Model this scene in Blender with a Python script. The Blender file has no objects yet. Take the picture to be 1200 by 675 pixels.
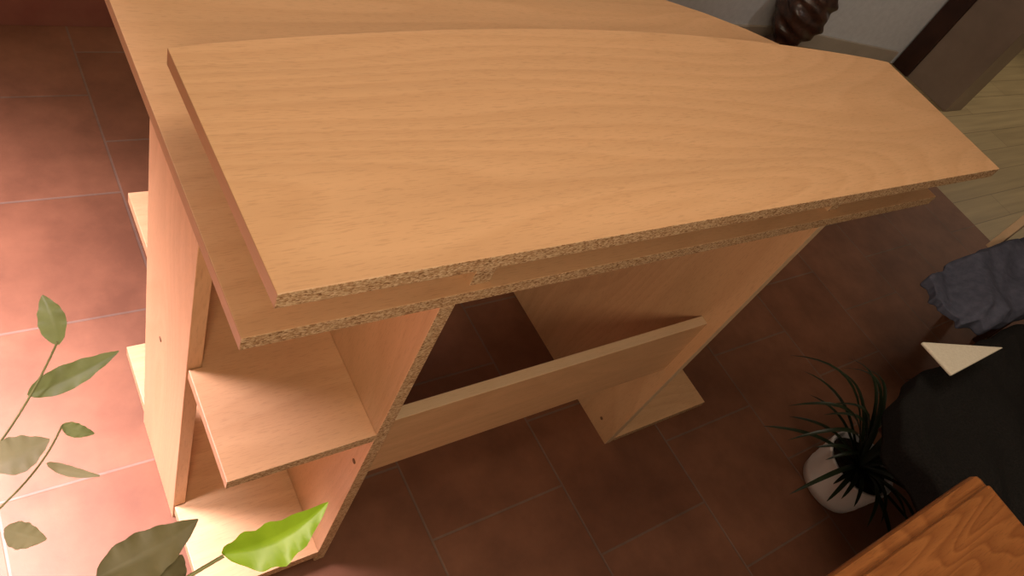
import bpy, bmesh, math, random
from mathutils import Vector, Matrix, noise
random.seed(4)
scene = bpy.context.scene
col = scene.collection
try:
    scene.view_settings.view_transform = 'Standard'
    scene.view_settings.look = 'None'
except Exception:
    pass

# ------------------------------------------------------------ materials
def new_mat(name, rough=0.5, spec=0.5):
    m = bpy.data.materials.new(name); m.use_nodes = True
    nt = m.node_tree; b = nt.nodes['Principled BSDF']
    b.inputs['Roughness'].default_value = rough
    b.inputs['Specular IOR Level'].default_value = spec
    return m, nt, b

def ramp(nt, stops):
    r = nt.nodes.new('ShaderNodeValToRGB')
    els = r.color_ramp.elements
    while len(els) > 1: els.remove(els[-1])
    els[0].position = stops[0][0]; els[0].color = (*stops[0][1], 1)
    for p, c in stops[1:]:
        e = els.new(p); e.color = (*c, 1)
    return r

def mapped(nt, scale, loc=(0,0,0), rot=(0,0,0)):
    tc = nt.nodes.new('ShaderNodeTexCoord'); mp = nt.nodes.new('ShaderNodeMapping')
    mp.inputs['Scale'].default_value = scale
    mp.inputs['Location'].default_value = loc
    mp.inputs['Rotation'].default_value = rot
    nt.links.new(tc.outputs['Object'], mp.inputs['Vector'])
    return mp

def noise_node(nt, vec, scale, detail=3, rough=0.5, dist=0.0):
    n = nt.nodes.new('ShaderNodeTexNoise')
    n.inputs['Scale'].default_value = scale
    n.inputs['Detail'].default_value = detail
    n.inputs['Roughness'].default_value = rough
    n.inputs['Distortion'].default_value = dist
    nt.links.new(vec.outputs[0], n.inputs['Vector'])
    return n

def mixc(nt, a, b, fac, mode='MIX'):
    m = nt.nodes.new('ShaderNodeMix'); m.data_type = 'RGBA'; m.blend_type = mode
    for sock, v in ((m.inputs[6], a), (m.inputs[7], b), (m.inputs[0], fac)):
        if isinstance(v, (tuple, float, int)):
            sock.default_value = (*v, 1) if isinstance(v, tuple) else v
        else:
            nt.links.new(v, sock)
    return m.outputs[2]

def wood(name, axis, light, dark, flame=0.3, rough=0.42, loc=(0,0,0), rings=34, streak=0.45, pore=0.28, fs=3.0):
    m, nt, b = new_mat(name, rough, 0.4)
    def sc(al, ac):
        s = [ac, ac, ac]; s[axis] = al; return tuple(s)
    mp = mapped(nt, sc(fs*0.17, fs), loc)
    n1 = noise_node(nt, mp, 1.0, 2, 0.4, 0.3)
    mul = nt.nodes.new('ShaderNodeMath'); mul.operation = 'MULTIPLY'; mul.inputs[1].default_value = rings
    nt.links.new(n1.outputs[0], mul.inputs[0])
    sn = nt.nodes.new('ShaderNodeMath'); sn.operation = 'FRACT'
    nt.links.new(mul.outputs[0], sn.inputs[0])
    r1 = ramp(nt, [(0.0, (0, 0, 0)), (0.65, (0.7, 0.7, 0.7)), (0.8, (1, 1, 1)), (1.0, (0, 0, 0))])
    nt.links.new(sn.outputs[0], r1.inputs[0])
    mp2 = mapped(nt, sc(60, 700), loc)
    n2 = noise_node(nt, mp2, 1.0, 2, 0.6)
    r2 = ramp(nt, [(0.34, (1, 1, 1)), (0.46, (0, 0, 0))])
    nt.links.new(n2.outputs[0], r2.inputs[0])
    mp3 = mapped(nt, sc(0.9, 26), loc)
    n3 = noise_node(nt, mp3, 1.0, 4, 0.6)
    f1 = nt.nodes.new('ShaderNodeMath'); f1.operation = 'MULTIPLY'; f1.inputs[1].default_value = flame
    nt.links.new(r1.outputs[0], f1.inputs[0])
    c = mixc(nt, light, dark, f1.outputs[0])
    r3 = ramp(nt, [(0.35, (0.85, 0.84, 0.83)), (0.65, (1.06, 1.05, 1.04))])
    nt.links.new(n3.outputs[0], r3.inputs[0])
    c = mixc(nt, c, r3.outputs[0], streak, 'MULTIPLY')
    f2 = nt.nodes.new('ShaderNodeMath'); f2.operation = 'MULTIPLY'; f2.inputs[1].default_value = pore
    nt.links.new(r2.outputs[0], f2.inputs[0])
    c = mixc(nt, c, tuple(x*0.7 for x in dark), f2.outputs[0])
    nt.links.new(c, b.inputs['Base Color'])
    return m

BL = (0.63, 0.38, 0.20); BD = (0.49, 0.27, 0.125)
wood_x = wood('beech_laminate_x', 0, BL, BD)
wood_x2 = wood('beech_laminate_x_shelf', 0, BL, BD, loc=(1.2, .45, .3), flame=0.34)
wood_z = wood('beech_laminate_z', 2, BL, BD, loc=(.3, 1.1, 3))
wood_edge = wood('beech_edge_band', 1, (0.42, 0.24, 0.12), BD)
light_band = wood('pale_edge_band', 0, (0.66, 0.48, 0.30), (0.6, 0.4, 0.22))
orange = wood('orange_pine', 0, (0.30, 0.115, 0.034), (0.15, 0.045, 0.012), flame=0.6, rough=0.3, rings=24, fs=14, streak=0.8)

def particle():
    m, nt, b = new_mat('particleboard_edge', 0.9, 0.1)
    mp = mapped(nt, (420, 600, 800))
    v = nt.nodes.new('ShaderNodeTexVoronoi'); v.inputs['Scale'].default_value = 1.0
    nt.links.new(mp.outputs[0], v.inputs['Vector'])
    sep = nt.nodes.new('ShaderNodeSeparateColor')
    nt.links.new(v.outputs['Color'], sep.inputs[0])
    r = ramp(nt, [(0.0, (0.20, 0.10, 0.045)), (0.2, (0.38, 0.22, 0.11)), (0.6, (0.50, 0.33, 0.18)), (1.0, (0.66, 0.48, 0.30))])
    nt.links.new(sep.outputs[0], r.inputs[0])
    nt.links.new(r.outputs[0], b.inputs['Base Color'])
    bp = nt.nodes.new('ShaderNodeBump'); bp.inputs['Strength'].default_value = 0.25; bp.inputs['Distance'].default_value = 0.001
    nt.links.new(sep.outputs[1], bp.inputs['Height']); nt.links.new(bp.outputs[0], b.inputs['Normal'])
    return m
part = particle()

def tiles():
    m, nt, b = new_mat('terracotta_tiles', 0.55, 0.25)
    tc = nt.nodes.new('ShaderNodeTexCoord')
    sx = nt.nodes.new('ShaderNodeSeparateXYZ'); nt.links.new(tc.outputs['Object'], sx.inputs[0])
    cx = nt.nodes.new('ShaderNodeCombineXYZ')
    ay = nt.nodes.new('ShaderNodeMath'); ay.operation = 'ADD'; ay.inputs[1].default_value = 31 - 0.13
    ax = nt.nodes.new('ShaderNodeMath'); ax.operation = 'ADD'; ax.inputs[1].default_value = 31 * 1 - 0.563
    nt.links.new(sx.outputs['Y'], ay.inputs[0]); nt.links.new(sx.outputs['X'], ax.inputs[0])
    nt.links.new(ay.outputs[0], cx.inputs[0]); nt.links.new(ax.outputs[0], cx.inputs[1])
    br = nt.nodes.new('ShaderNodeTexBrick')
    br.offset = 0.5; br.offset_frequency = 2
    br.inputs['Scale'].default_value = 1
    br.inputs['Brick Width'].default_value = 0.31
    br.inputs['Row Height'].default_value = 0.31
    br.inputs['Mortar Size'].default_value = 0.003
    br.inputs['Mortar Smooth'].default_value = 0.5
    br.inputs['Bias'].default_value = 0
    br.inputs['Color1'].default_value = (0.165, 0.067, 0.034, 1)
    br.inputs['Color2'].default_value = (0.195, 0.084, 0.045, 1)
    br.inputs['Mortar'].default_value = (0.17, 0.105, 0.075, 1)
    nt.links.new(cx.outputs[0], br.inputs['Vector'])
    n = nt.nodes.new('ShaderNodeTexNoise'); n.inputs['Scale'].default_value = 7; n.inputs['Detail'].default_value = 6
    n.inputs['Roughness'].default_value = 0.65
    nt.links.new(tc.outputs['Object'], n.inputs['Vector'])
    r = ramp(nt, [(0.35, (0.66, 0.62, 0.6)), (0.65, (1.12, 1.12, 1.12))])
    nt.links.new(n.outputs[0], r.inputs[0])
    c = mixc(nt, br.outputs['Color'], r.outputs[0], 0.75, 'MULTIPLY')
    nt.links.new(c, b.inputs['Base Color'])
    bp = nt.nodes.new('ShaderNodeBump'); bp.invert = True
    bp.inputs['Strength'].default_value = 0.4; bp.inputs['Distance'].default_value = 0.002
    nt.links.new(br.outputs['Fac'], bp.inputs['Height'])
    bp2 = nt.nodes.new('ShaderNodeBump'); bp2.inputs['Strength'].default_value = 0.25; bp2.inputs['Distance'].default_value = 0.004
    nt.links.new(n.outputs[0], bp2.inputs['Height']); nt.links.new(bp.outputs[0], bp2.inputs['Normal'])
    nt.links.new(bp2.outputs[0], b.inputs['Normal'])
    return m
tile_m = tiles()

def noisy(name, c1, c2, scale=20, rough=0.8, spec=0.3, bump=0.0, metallic=0):
    m, nt, b = new_mat(name, rough, spec)
    mp = mapped(nt, (1, 1, 1))
    n = noise_node(nt, mp, scale, 4, 0.6)
    r = ramp(nt, [(0.3, c1), (0.7, c2)])
    nt.links.new(n.outputs[0], r.inputs[0]); nt.links.new(r.outputs[0], b.inputs['Base Color'])
    b.inputs['Metallic'].default_value = metallic
    if bump:
        bp = nt.nodes.new('ShaderNodeBump'); bp.inputs['Strength'].default_value = bump; bp.inputs['Distance'].default_value = 0.002
        nt.links.new(n.outputs[0], bp.inputs['Height']); nt.links.new(bp.outputs[0], b.inputs['Normal'])
    return m
wall_m = noisy('plaster_white', (0.62, 0.62, 0.62), (0.70, 0.70, 0.70), 40, 0.9, 0.2, 0.1)
skirt_m = noisy('terracotta_skirting', (0.17, 0.055, 0.038), (0.22, 0.085, 0.055), 9, 0.45)
skirt_l = noisy('pale_skirting', (0.42, 0.35, 0.27), (0.5, 0.42, 0.33), 9, 0.6)
brown_m = noisy('brown_door_lining', (0.22, 0.16, 0.12), (0.28, 0.21, 0.16), 5, 0.3)
darktrim_m = noisy('dark_brown_trim', (0.03, 0.012, 0.008), (0.05, 0.02, 0.012), 12, 0.4)
bronze_m = noisy('dark_bronze', (0.02, 0.01, 0.007), (0.09, 0.04, 0.025), 30, 0.3, 0.6, 0.3)
black_m = noisy('black_fleece', (0.010, 0.0095, 0.009), (0.021, 0.0195, 0.018), 260, 0.95, 0.08, 0.5)
blue_m = noisy('blue_grey_cotton', (0.065, 0.07, 0.10), (0.10, 0.105, 0.145), 60, 0.95, 0.1, 0.2)
cream_m = noisy('cream_linen', (0.72, 0.66, 0.52), (0.82, 0.76, 0.62), 200, 0.9, 0.2, 0.3)
white_m = noisy('white_ceramic', (0.74, 0.70, 0.68), (0.8, 0.77, 0.74), 8, 0.3, 0.5)
soil_m = noisy('potting_soil', (0.01, 0.007, 0.004), (0.05, 0.03, 0.02), 90, 1.0, 0.1, 1.0)
spike_m = noisy('dark_green_leaf', (0.010, 0.016, 0.007), (0.022, 0.032, 0.013), 25, 0.4)
hole_m = noisy('dowel_hole', (0.16, 0.09, 0.045), (0.2, 0.115, 0.06), 50, 0.9)
clay_m = noisy('clay_pot', (0.3, 0.12, 0.06), (0.38, 0.16, 0.09), 10, 0.8)
stem_m = noisy('plant_stem', (0.16, 0.16, 0.06), (0.24, 0.24, 0.10), 40, 0.6)

def leaf_mat():
    m, nt, b = new_mat('citrus_leaf', 0.35, 0.5)
    mp = mapped(nt, (1, 1, 1)); n = noise_node(nt, mp, 30, 3)
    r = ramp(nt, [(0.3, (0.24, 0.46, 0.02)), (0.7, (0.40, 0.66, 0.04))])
    nt.links.new(n.outputs[0], r.inputs[0]); nt.links.new(r.outputs[0], b.inputs['Base Color'])
    tr = nt.nodes.new('ShaderNodeBsdfTranslucent'); tr.inputs[0].default_value = (0.35, 0.7, 0.03, 1)
    mx = nt.nodes.new('ShaderNodeMixShader'); mx.inputs[0].default_value = 0.3
    out = nt.nodes['Material Output']
    nt.links.new(b.outputs[0], mx.inputs[1]); nt.links.new(tr.outputs[0], mx.inputs[2]); nt.links.new(mx.outputs[0], out.inputs[0])
    return m
leaf_bright = leaf_mat()
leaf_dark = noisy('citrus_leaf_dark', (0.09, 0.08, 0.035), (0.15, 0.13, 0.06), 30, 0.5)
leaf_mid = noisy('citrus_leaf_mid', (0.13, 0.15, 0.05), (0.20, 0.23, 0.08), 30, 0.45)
leaf_hazed = noisy('citrus_leaf_hazed', (0.26, 0.24, 0.14), (0.36, 0.32, 0.20), 30, 0.5)  # paler leaf colour with the washed-out lens haze put into it

def parquet():
    m, nt, b = new_mat('oak_parquet', 0.45, 0.4)
    mp = mapped(nt, (1, 1, 1))
    br = nt.nodes.new('ShaderNodeTexBrick'); br.inputs['Scale'].default_value = 1
    br.inputs['Brick Width'].default_value = 1.2; br.inputs['Row Height'].default_value = 0.12
    br.inputs['Mortar Size'].default_value = 0.002
    br.inputs['Color1'].default_value = (0.33, 0.24, 0.12, 1); br.inputs['Color2'].default_value = (0.39, 0.29, 0.15, 1)
    br.inputs['Mortar'].default_value = (0.2, 0.14, 0.07, 1)
    nt.links.new(mp.outputs[0], br.inputs['Vector'])
    mp2 = mapped(nt, (2, 40, 1)); n = noise_node(nt, mp2, 1, 4)
    r = ramp(nt, [(0.3, (0.75, 0.75, 0.75)), (0.7, (1.1, 1.1, 1.1))]); nt.links.new(n.outputs[0], r.inputs[0])
    c = mixc(nt, br.outputs[0], r.outputs[0], 0.8, 'MULTIPLY')
    nt.links.new(c, b.inputs['Base Color'])
    return m
parq_m = parquet()

# ------------------------------------------------------------ mesh helpers
def link(name, me, mats, parent=None, smooth=False):
    ob = bpy.data.objects.new(name, me); col.objects.link(ob)
    for m in mats: me.materials.append(m)
    if smooth:
        for p in me.polygons: p.use_smooth = True
    if parent: ob.parent = parent
    return ob

def empty(name):
    e = bpy.data.objects.new(name, None); col.objects.link(e); e.empty_display_size = 0.1; return e

def bevel(ob, w=0.001, seg=2):
    md = ob.modifiers.new('bevel', 'BEVEL'); md.width = w; md.segments = seg; md.limit_method = 'ANGLE'
    return ob

def prism(name, pts, z0, z1, mats, edge_idx=None, parent=None, bw=0.001):
    n = len(pts)
    vs = [(x, y, z0) for x, y in pts] + [(x, y, z1) for x, y in pts]
    fs = [tuple(range(n))[::-1], tuple(range(n, 2*n))] + [(i, (i+1) % n, (i+1) % n + n, i+n) for i in range(n)]
    me = bpy.data.meshes.new(name); me.from_pydata(vs, [], fs)
    if edge_idx:
        for i in range(n): me.polygons[2+i].material_index = edge_idx[i]
    me.validate(); me.update()
    ob = link(name, me, mats, parent)
    if bw: bevel(ob, bw)
    return ob

def box(name, x0, x1, y0, y1, z0, z1, mat, parent=None, front=None, top=None, bw=0.001):
    vs = [(x0,y0,z0),(x1,y0,z0),(x1,y1,z0),(x0,y1,z0),(x0,y0,z1),(x1,y0,z1),(x1,y1,z1),(x0,y1,z1)]
    fs = [(3,2,1,0),(4,5,6,7),(0,1,5,4),(1,2,6,5),(2,3,7,6),(3,0,4,7)]
    me = bpy.data.meshes.new(name); me.from_pydata(vs, [], fs)
    mats = [mat]
    if front: mats.append(front); me.polygons[2].material_index = len(mats)-1
    if top: mats.append(top); me.polygons[1].material_index = len(mats)-1
    ob = link(name, me, mats, parent)
    if bw: bevel(ob, bw)
    return ob

def lathe(name, prof, cx, cy, z, mat, parent=None, seg=40, twist=None):
    vs, fs = [], []
    for k, (r, h) in enumerate(prof):
        for i in range(seg):
            a = 2*math.pi*i/seg
            rr = r if not twist else r*(1+twist*math.sin(5*a+h*40)+twist*.6*math.sin(h*120+3*a))
            vs.append((cx+rr*math.cos(a), cy+rr*math.sin(a), z+h))
    for k in range(len(prof)-1):
        for i in range(seg):
            j = (i+1) % seg
            fs.append((k*seg+i, k*seg+j, (k+1)*seg+j, (k+1)*seg+i))
    fs.append(tuple(range(seg))[::-1]); fs.append(tuple(range((len(prof)-1)*seg, len(prof)*seg)))
    me = bpy.data.meshes.new(name); me.from_pydata(vs, [], fs)
    return link(name, me, [mat], parent, True)

def tube(name, pts, r, mat, parent=None):
    cu = bpy.data.curves.new(name, 'CURVE'); cu.dimensions = '3D'; cu.bevel_depth = r; cu.bevel_resolution = 3
    cu.use_fill_caps = True
    sp = cu.splines.new('NURBS'); sp.points.add(len(pts)-1); sp.use_endpoint_u = True; sp.order_u = 3
    for p, q in zip(sp.points, pts): p.co = (*q, 1)
    ob = bpy.data.objects.new(name, cu); col.objects.link(ob); cu.materials.append(mat)
    dg = bpy.context.evaluated_depsgraph_get(); dg.update()
    me = bpy.data.meshes.new_from_object(ob.evaluated_get(dg))
    bpy.data.objects.remove(ob)
    for p in me.polygons: p.use_smooth = True
    o = bpy.data.objects.new(name, me); col.objects.link(o)
    if parent: o.parent = parent
    return o

# ------------------------------------------------------------ room
box('floor', -2.2, 3.25, -2.2, 1.79, -0.05, 0, tile_m, bw=0)
box('floor_hall', 3.25, 7.0, -2.2, 3.0, -0.05, 0, parq_m, bw=0)
prism('wall_back', [(-2.2, 1.79), (3.1, 1.79), (3.98, 1.60), (3.98, 1.9), (-2.2, 1.9)], 0, 2.6, [wall_m], bw=0)
prism('baseboard_back', [(-2.2, 1.778), (2.6, 1.778), (2.6, 1.79), (-2.2, 1.79)], 0, 0.08, [skirt_m])
prism('baseboard_right', [(2.6, 1.776), (3.098, 1.776), (3.9, 1.602), (3.9, 1.617), (3.1, 1.79), (2.6, 1.79)], 0, 0.07, [skirt_l])
box('wall_passage', 3.98, 4.10, 1.26, 3.0, 0, 2.6, wall_m, bw=0)
box('trim_1', 3.93, 3.98, 1.50, 1.60, 0, 2.15, darktrim_m, bw=0.003)
box('trim_2', 3.945, 4.12, 1.235, 1.50, 0, 2.10, brown_m, bw=0.002)
box('wall_left', -2.3, -2.2, -2.2, 1.9, 0, 2.6, wall_m, bw=0)
box('wall_front', -2.3, 7.0, -2.3, -2.2, 0, 2.6, wall_m, bw=0)
box('wall_right', 7.0, 7.1, -2.3, 3.0, 0, 2.6, wall_m, bw=0)
box('wall_hall', 4.1, 7.1, 3.0, 3.1, 0, 2.6, wall_m, bw=0)
box('ceiling', -2.3, 7.1, -2.3, 3.1, 2.6, 2.7, wall_m, bw=0)

# ------------------------------------------------------------ desk
desk = empty('desk')
ZB = 0.732
ctrl = [(1.334, 0.70), (1.31, 0.735), (1.25, 0.78), (1.17, 0.825), (1.09, 0.86), (0.97, 0.90), (0.83, 0.925), (0.70, 0.93), (0.55, 0.925), (0.40, 0.905), (0.27, 0.875), (0.156, 0.84)]
pts = [(0.157, 0.333), (1.334, 0.322)] + ctrl
ei = [1, 2] + [2]*(len(ctrl)-1) + [2]
prism('desk_top', pts, ZB, 0.750, [wood_x, part, wood_edge], ei, desk)
up = []
N = 28
for i in range(N+1):
    t = i/N
    x = 1.326 + (0.1575-1.326)*t
    yl = 0.548 + (0.576-0.548)*t
    up.append((x, yl + 0.055*math.sin(math.pi*t)**0.85))
pts = [(0.1616, 0.299), (1.3226, 0.285)] + up
ei = [1, 2] + [2]*N + [2]
prism('raised_shelf', pts, 0.8363, 0.8543, [wood_x2, part, wood_edge], ei, desk)
for k, (x0, x1) in enumerate([(0.385, 0.41), (1.02, 1.045)]):
    box('riser_support_%d' % (k+1), x0, x1, 0.338, 0.53, 0.750, 0.8363, wood_z, desk, front=part)
box('divider_panel', 0.354, 0.372, 0.331, 0.78, 0, ZB, wood_z, desk, front=part)
box('inner_right_panel', 1.024, 1.042, 0.331, 0.80, 0, ZB, wood_z, desk, front=light_band)
box('side_post_left', 0.168, 0.186, 0.485, 0.67, 0, ZB, wood_z, desk)
box('side_post_right', 1.30, 1.318, 0.485, 0.64, 0, ZB, wood_z, desk)
prism('shelf', [(0.170, 0.331), (0.354, 0.331), (0.354, 0.78), (0.170, 0.78), (0.170, 0.671), (0.186, 0.671), (0.186, 0.484), (0.170, 0.484)],
      0.442, 0.460, [wood_x, part], [1, 0, 0, 0, 0, 0, 0, 0], desk)
prism('bottom_board_left', [(0.170, 0.331), (0.354, 0.331), (0.354, 0.80), (0.170, 0.80), (0.170, 0.671), (0.186, 0.671), (0.186, 0.484), (0.170, 0.484)],
      0.02, 0.045, [wood_x, part], [1, 0, 0, 0, 0, 0, 0, 0], desk)
for k, (x, y) in enumerate([(0.22, 0.37), (0.32, 0.37), (0.22, 0.74), (0.32, 0.74)]):
    lathe('foot_%d' % k, [(0.015, 0), (0.015, 0.02)], x, y, 0, hole_m, desk, 16)
prism('bottom_board_right', [(1.042, 0.331), (1.345, 0.331), (1.345, 0.484), (1.30, 0.484), (1.30, 0.78), (1.042, 0.78)], 0.0, 0.018, [wood_x, part], [1, 0, 0, 0, 0, 0], desk)
box('modesty_panel', 0.372, 1.024, 0.352, 0.370, 0.280, 0.437, wood_x, desk, top=light_band)
def hole(name, p):
    me = bpy.data.meshes.new(name); bm = bmesh.new()
    bmesh.ops.create_cone(bm, cap_ends=True, segments=16, radius1=0.004, radius2=0.004, depth=0.001,
        matrix=Matrix.Translation(p) @ Matrix.Rotation(math.pi/2, 4, 'Y'))
    bm.to_mesh(me); bm.free(); link(name, me, [hole_m], desk)
hole('dowel_hole_1', Vector((1.0236, 0.377, 0.039)))
hole('dowel_hole_2', Vector((0.3536, 0.347, 0.354)))
hole('dowel_hole_3', Vector((0.1676, 0.593, 0.37)))

# ------------------------------------------------------------ orange table near the camera
tab = empty('wooden_table')
box('table_top', 0.315, 0.885, -1.30, -0.069, 0.725, 0.751, orange, tab, bw=0.004)
box('table_rim', 0.30, 0.90, -1.315, -0.054, 0.712, 0.740, orange, tab, bw=0.008)
box('apron', 0.36, 0.83, -1.25, -0.12, 0.63, 0.712, orange, tab, bw=0.003)
for i, (x, y) in enumerate([(0.40, -1.2), (0.80, -1.2), (0.40, -0.16), (0.80, -0.16)]):
    box('leg_%d' % i, x-0.03, x+0.03, y-0.03, y+0.03, 0, 0.64, orange, tab, bw=0.004)

# ------------------------------------------------------------ citrus plant on a stool
stool = empty('plant_stool')
lathe('seat', [(0.118, 0), (0.12, 0.01), (0.12, 0.02), (0.117, 0.03)], -0.22, 0.10, 0.45, orange, stool)
for i in range(3):
    a = i*2.094+0.4
    tube('leg_%d' % i, [(-0.22+0.08*math.cos(a), 0.10+0.08*math.sin(a), 0.45), (-0.22+0.1*math.cos(a), 0.10+0.1*math.sin(a), 0.0)], 0.011, orange, stool)
cit = empty('potted_citrus_plant')
lathe('pot', [(0.06, 0), (0.07, 0.04), (0.085, 0.13), (0.09, 0.13), (0.09, 0.15), (0.082, 0.15), (0.078, 0.135)], -0.22, 0.10, 0.48, clay_m, cit)
def leaf(name, base, tip, width, nrm, mat, parent, curl=0.15, fold=0.25, droop=0.1):
    base, tip, nrm = Vector(base), Vector(tip), Vector(nrm).normalized()
    ax = tip-base; L = ax.length; ax.normalize()
    side = ax.cross(nrm).normalized(); nrm = side.cross(ax)
    nu, nv = 22, 10; vs, fs = [], []
    for i in range(nu+1):
        t = i/nu
        w = width*0.5*(math.sin(math.pi*min(1, t**0.85))**0.85)*(1-0.3*t) * 1.25 + 0.0005
        for j in range(nv+1):
            s = j/nv*2-1
            h = fold*abs(s)*w - droop*L*(t-0.5)**2*2 + 0.09*w*math.sin(t*26+s*2)*abs(s)**2
            vs.append(base + ax*(L*t) + side*(s*w*(1+0.04*math.sin(t*31)) + curl*L*math.sin(math.pi*t)*0.3) + nrm*h)
    for i in range(nu):
        for j in range(nv):
            a = i*(nv+1)+j; fs.append((a, a+1, a+nv+2, a+nv+1))
    me = bpy.data.meshes.new(name); me.from_pydata([tuple(v) for v in vs], [], fs)
    return link(name, me, [mat], parent, True)
up_n = (-0.35, -0.25, 0.9)
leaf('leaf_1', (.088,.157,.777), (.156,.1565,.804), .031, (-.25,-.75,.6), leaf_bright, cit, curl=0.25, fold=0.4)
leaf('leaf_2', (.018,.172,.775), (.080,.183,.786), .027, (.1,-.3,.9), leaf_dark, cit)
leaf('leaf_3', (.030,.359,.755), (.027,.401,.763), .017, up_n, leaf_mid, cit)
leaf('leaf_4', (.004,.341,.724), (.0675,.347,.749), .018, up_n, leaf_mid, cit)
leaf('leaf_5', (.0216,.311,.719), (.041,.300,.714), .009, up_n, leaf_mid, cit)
leaf('leaf_6', (-.025,.283,.739), (.012,.291,.741), .024, up_n, leaf_hazed, cit)
leaf('leaf_7', (.007,.278,.731), (.0365,.2586,.728), .006, up_n, leaf_hazed, cit)
leaf('leaf_8', (-.0216,.2215,.773), (-.002,.209,.767), .014, up_n, leaf_hazed, cit)
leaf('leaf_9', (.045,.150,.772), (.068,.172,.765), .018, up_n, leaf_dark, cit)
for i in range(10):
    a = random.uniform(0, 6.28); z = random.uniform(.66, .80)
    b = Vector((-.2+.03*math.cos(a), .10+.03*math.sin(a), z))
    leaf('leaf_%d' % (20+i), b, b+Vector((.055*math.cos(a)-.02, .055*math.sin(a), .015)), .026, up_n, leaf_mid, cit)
tube('stem_1', [(-.22,.10,.60), (-.15,.11,.72), (-.03,.13,.765), (.04,.15,.768), (.089,.157,.777)], .0013, stem_m, cit)
tube('stem_2', [(-.21,.11,.60), (-.16,.19,.70), (-.05,.28,.705), (.004,.335,.715), (.03,.360,.756)], .0008, stem_m, cit)
tube('stem_3', [(-.22,.10,.60), (-.21,.10,.72), (-.2,.10,.80)], .003, stem_m, cit)
tube('stem_4', [(-.10,.20,.705), (-.04,.25,.715), (.007,.278,.731), (.022,.311,.719)], .0007, stem_m, cit)

# ------------------------------------------------------------ spiky plant in white pot
sp = empty('potted_yucca')
PX, PY = 1.555, 0.035
lathe('pot', [(0.066, 0), (0.073, 0.004), (0.078, 0.03), (0.0772, 0.034), (0.0805, 0.06), (0.0797, 0.064), (0.083, 0.09), (0.0822, 0.094), (0.084, 0.115), (0.084, 0.12), (0.078, 0.12), (0.075, 0.10)], PX, PY, 0, white_m, sp)
lathe('soil', [(0.074, 0), (0.074, 0.006), (0.04, 0.012)], PX, PY, 0.098, soil_m, sp)
def blade(name, ang, L, rise, w, parent, arch=2.2):
    d = Vector((math.cos(ang), math.sin(ang), 0)); s = Vector((-d.y, d.x, 0))
    vs, fs = [], []; n = 12
    for i in range(n+1):
        t = i/n
        c = Vector((PX, PY, 0.108)) + d*(L*t+0.006) + Vector((0, 0, rise*math.sin(min(1, t)*arch)))
        ww = w*(0.6+0.8*t)*(1-t)**0.6 + 0.0003
        vs += [c - s*ww + Vector((0,0,ww*.5)), c, c + s*ww + Vector((0,0,ww*.5))]
    for i in range(n):
        a = i*3; fs += [(a, a+1, a+4, a+3), (a+1, a+2, a+5, a+4)]
    me = bpy.data.meshes.new(name); me.from_pydata([tuple(v) for v in vs], [], fs)
    return link(name, me, [spike_m], parent, True)
for i in range(44):
    a = i*2.399
    L = random.uniform(.14, .29)
    side = math.sin(a) > 0
    blade('blade_%d' % i, a, L if side else L*.8, random.uniform(.04, .17) if side else random.uniform(.0, .08), .008, sp, 2.5)

# ------------------------------------------------------------ bench with black jacket
bench = empty('low_bench')
box('bench_top', 1.38, 2.3, -0.52, 0.07, 0.33, 0.36, darktrim_m, bench, bw=0.004)
for i, (x, y) in enumerate([(1.42, -0.47), (2.25, -0.47), (2.25, 0.03), (2.03, 0.03)]):
    box('leg_%d' % i, x-0.02, x+0.02, y-0.02, y+0.02, 0, 0.33, darktrim_m, bench, bw=0.003)

def drape(name, x0, x1, y0, y1, ztop, zlow, mat, amp=0.02, freq=7, seed=0, rnd=3.0, start=0.72, wb=0.03):
    nr, na = 70, 220; vs, fs = [], []
    cx, cy = (x0+x1)/2, (y0+y1)/2; hx, hy = (x1-x0)/2, (y1-y0)/2
    vs.append((cx, cy, ztop+amp))
    for i in range(1, nr+1):
        t = i/nr
        for j in range(na):
            a = 2*math.pi*j/na
            ca, sa = math.cos(a), math.sin(a)
            q = (abs(ca)**rnd+abs(sa)**rnd)**(-1/rnd)
            wob = 1+0.05*noise.noise(Vector((ca*2+seed, sa*2, 3)))+wb*noise.noise(Vector((ca*6+seed, sa*6, 5)))
            rr = min(1, t/0.85)
            x = cx+hx*q*ca*rr*wob; y = cy+hy*q*sa*rr*wob
            f = max(0, (t-start)/(1-start))
            z = ztop - (ztop-zlow)*f**1.2
            nz = noise.noise(Vector((x*freq+seed, y*freq, seed)))
            u = x*0.8+y*0.6; v = -x*0.6+y*0.8
            rn = noise.noise(Vector((u*freq*.35+9, v*freq*1.6, seed+4)))
            rid = 1-math.sqrt(rn*rn+0.006)*2.4
            z += amp*(nz*0.6+1.1*rid)*(1-f)
            vs.append((x, y, max(z, zlow)))
    for j in range(na): fs.append((0, 1+j, 1+(j+1) % na))
    for i in range(nr-1):
        for j in range(na):
            a = 1+i*na+j; b = 1+i*na+(j+1) % na
            fs.append((a, a+na, b+na, b))
    fs.append(tuple(1+(nr-1)*na+j for j in range(na)))
    me = bpy.data.meshes.new(name); me.from_pydata(vs, [], fs)
    me.validate()
    bm = bmesh.new(); bm.from_mesh(me); bmesh.ops.recalc_face_normals(bm, faces=bm.faces); bm.to_mesh(me); bm.free()
    return link(name, me, [mat], None, True)
drape('black_jacket', 1.275, 2.2, -0.55, 0.118, 0.420, 0.362, black_m, 0.022, 6, 2.0, 4.2, 0.80, 0.05)

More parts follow.
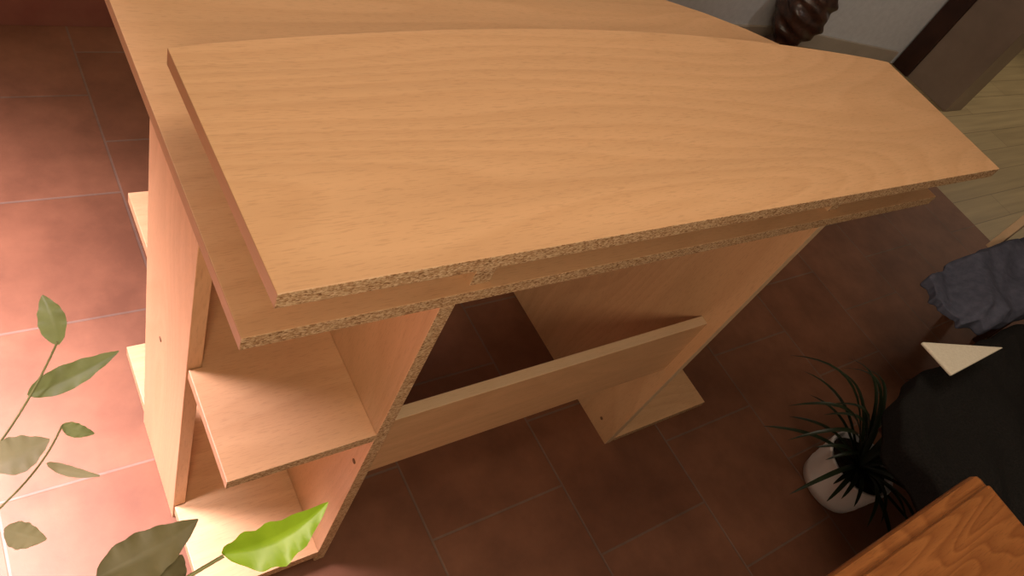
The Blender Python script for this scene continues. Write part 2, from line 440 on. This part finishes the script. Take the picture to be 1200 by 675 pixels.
ch = empty('wooden_chair')
box('seat', 2.02, 2.70, 0.17, 0.33, 0.38, 0.40, darktrim_m, ch, bw=0.006)
for i, (x, y) in enumerate([(2.60, 0.19), (2.68, 0.19), (2.60, 0.31), (2.68, 0.31)]):
    tube('leg_%d' % i, [(x, y, 0.385), (x, y, 0.0)], 0.012, darktrim_m, ch)
for i, x in enumerate((2.26, 2.65)):
    box('back_post_%d' % i, x-0.012, x+0.012, 0.332, 0.354, 0.38, 0.95, light_band, ch, bw=0.003)
for i, z in enumerate((0.78, 0.88)):
    box('back_rail_%d' % i, 2.26, 2.65, 0.336, 0.350, z, z+0.05, light_band, ch, bw=0.003)
drape('folded_blue_clothes', 1.76, 2.56, 0.130, 0.325, 0.435, 0.402, blue_m, 0.028, 8, 5.1, 4.0, 0.72, 0.10)

vs = [(1.479,.163,.475),(1.668,.081,.500),(1.456,.080,.490)]
me = bpy.data.meshes.new('cream_napkin')
lo = [(x, y, z-0.008) for x, y, z in vs]
me.from_pydata(vs+lo, [], [(0,2,1),(3,4,5),(0,1,4,3),(1,2,5,4),(2,0,3,5)])
nap = link('cream_napkin', me, [cream_m]); bevel(nap, .003)

prof = [(0.06, 0), (0.085, 0.02), (0.07, 0.05), (0.05, 0.08), (0.09, 0.14), (0.11, 0.22), (0.10, 0.30), (0.06, 0.38), (0.05, 0.44), (0.075, 0.47), (0.07, 0.48)]
fine = []
for i in range(60):
    h = 0.48*i/59
    for k in range(len(prof)-1):
        if prof[k][1] <= h <= prof[k+1][1]+1e-9:
            t = (h-prof[k][1])/(prof[k+1][1]-prof[k][1]); t = t*t*(3-2*t)
            fine.append((prof[k][0]*(1-t)+prof[k+1][0]*t, h)); break
lathe('carved_vase', fine, 2.98, 1.67, 0, bronze_m, None, 48, twist=0.08)

# ------------------------------------------------------------ lights
def lamp(name, kind, loc, energy, color, size=0.1, target=None, cone=60, blend=1, spread=180):
    l = bpy.data.lights.new(name, kind); l.energy = energy; l.color = color
    if kind == 'AREA': l.size = size; l.spread = math.radians(spread)
    else: l.shadow_soft_size = size
    if kind == 'SPOT': l.spot_size = math.radians(cone); l.spot_blend = blend
    o = bpy.data.objects.new(name, l); col.objects.link(o); o.location = loc
    if target: o.rotation_euler = (Vector(target)-Vector(loc)).to_track_quat('-Z', 'Y').to_euler()
    return o
lamp('pendant_light', 'POINT', (-0.26, -0.48, 1.56), 34, (1.0, 0.80, 0.57), 0.14)
lamp('overhead_fill', 'AREA', (0.6, 0.35, 2.5), 15, (1.0, 0.82, 0.64), 0.8, (0.6, 0.45, 0))  # added soft fill from above, brightens the top surfaces; no real fixture
lamp('haze_fill_area', 'AREA', (-0.50, 0.95, 1.30), 42, (1.0, 0.80, 0.90), 0.4, (-0.50, 0.65, 0), spread=85)  # added pinkish area light, imitates lens glare on the left; no actual lamp
lamp('haze_fill_spot', 'SPOT', (-0.42, 0.46, 1.55), 430, (1.0, 0.88, 1.0), 0.08, (-0.36, 0.42, 0), 48, 1)  # added spot without a real source, washes out the left floor like glare
lamp('hall_fill', 'SPOT', (5.2, 0.9, 2.4), 95, (1.0, 0.86, 0.66), 0.1, (4.6, 0.9, 0), 85, 0.8)  # unseen fill added to light the parquet beyond the opening
lamp('wall_fill', 'SPOT', (3.0, 0.6, 2.4), 28, (1.0, 0.95, 0.9), 0.1, (3.4, 1.8, 0.2), 50, 1)  # added spot aimed at the back wall's right end to brighten it
w = bpy.data.worlds.new('World'); scene.world = w; w.use_nodes = True
w.node_tree.nodes['Background'].inputs[0].default_value = (0.06, 0.045, 0.035, 1)

# ------------------------------------------------------------ camera
cam = bpy.data.cameras.new('camera'); co = bpy.data.objects.new('camera', cam); col.objects.link(co)
cam.sensor_width = 36; cam.lens = 26.01; cam.clip_start = 0.02
rx = Vector((.8071, -.4666, .3620)); uy = Vector((.1767, .7757, .6059)); bz = Vector((-.5634, -.4250, .7084))
M = Matrix((( rx.x, uy.x, bz.x, 0), (rx.y, uy.y, bz.y, 0), (rx.z, uy.z, bz.z, 1.292), (0, 0, 0, 1)))
co.matrix_world = M
scene.camera = co
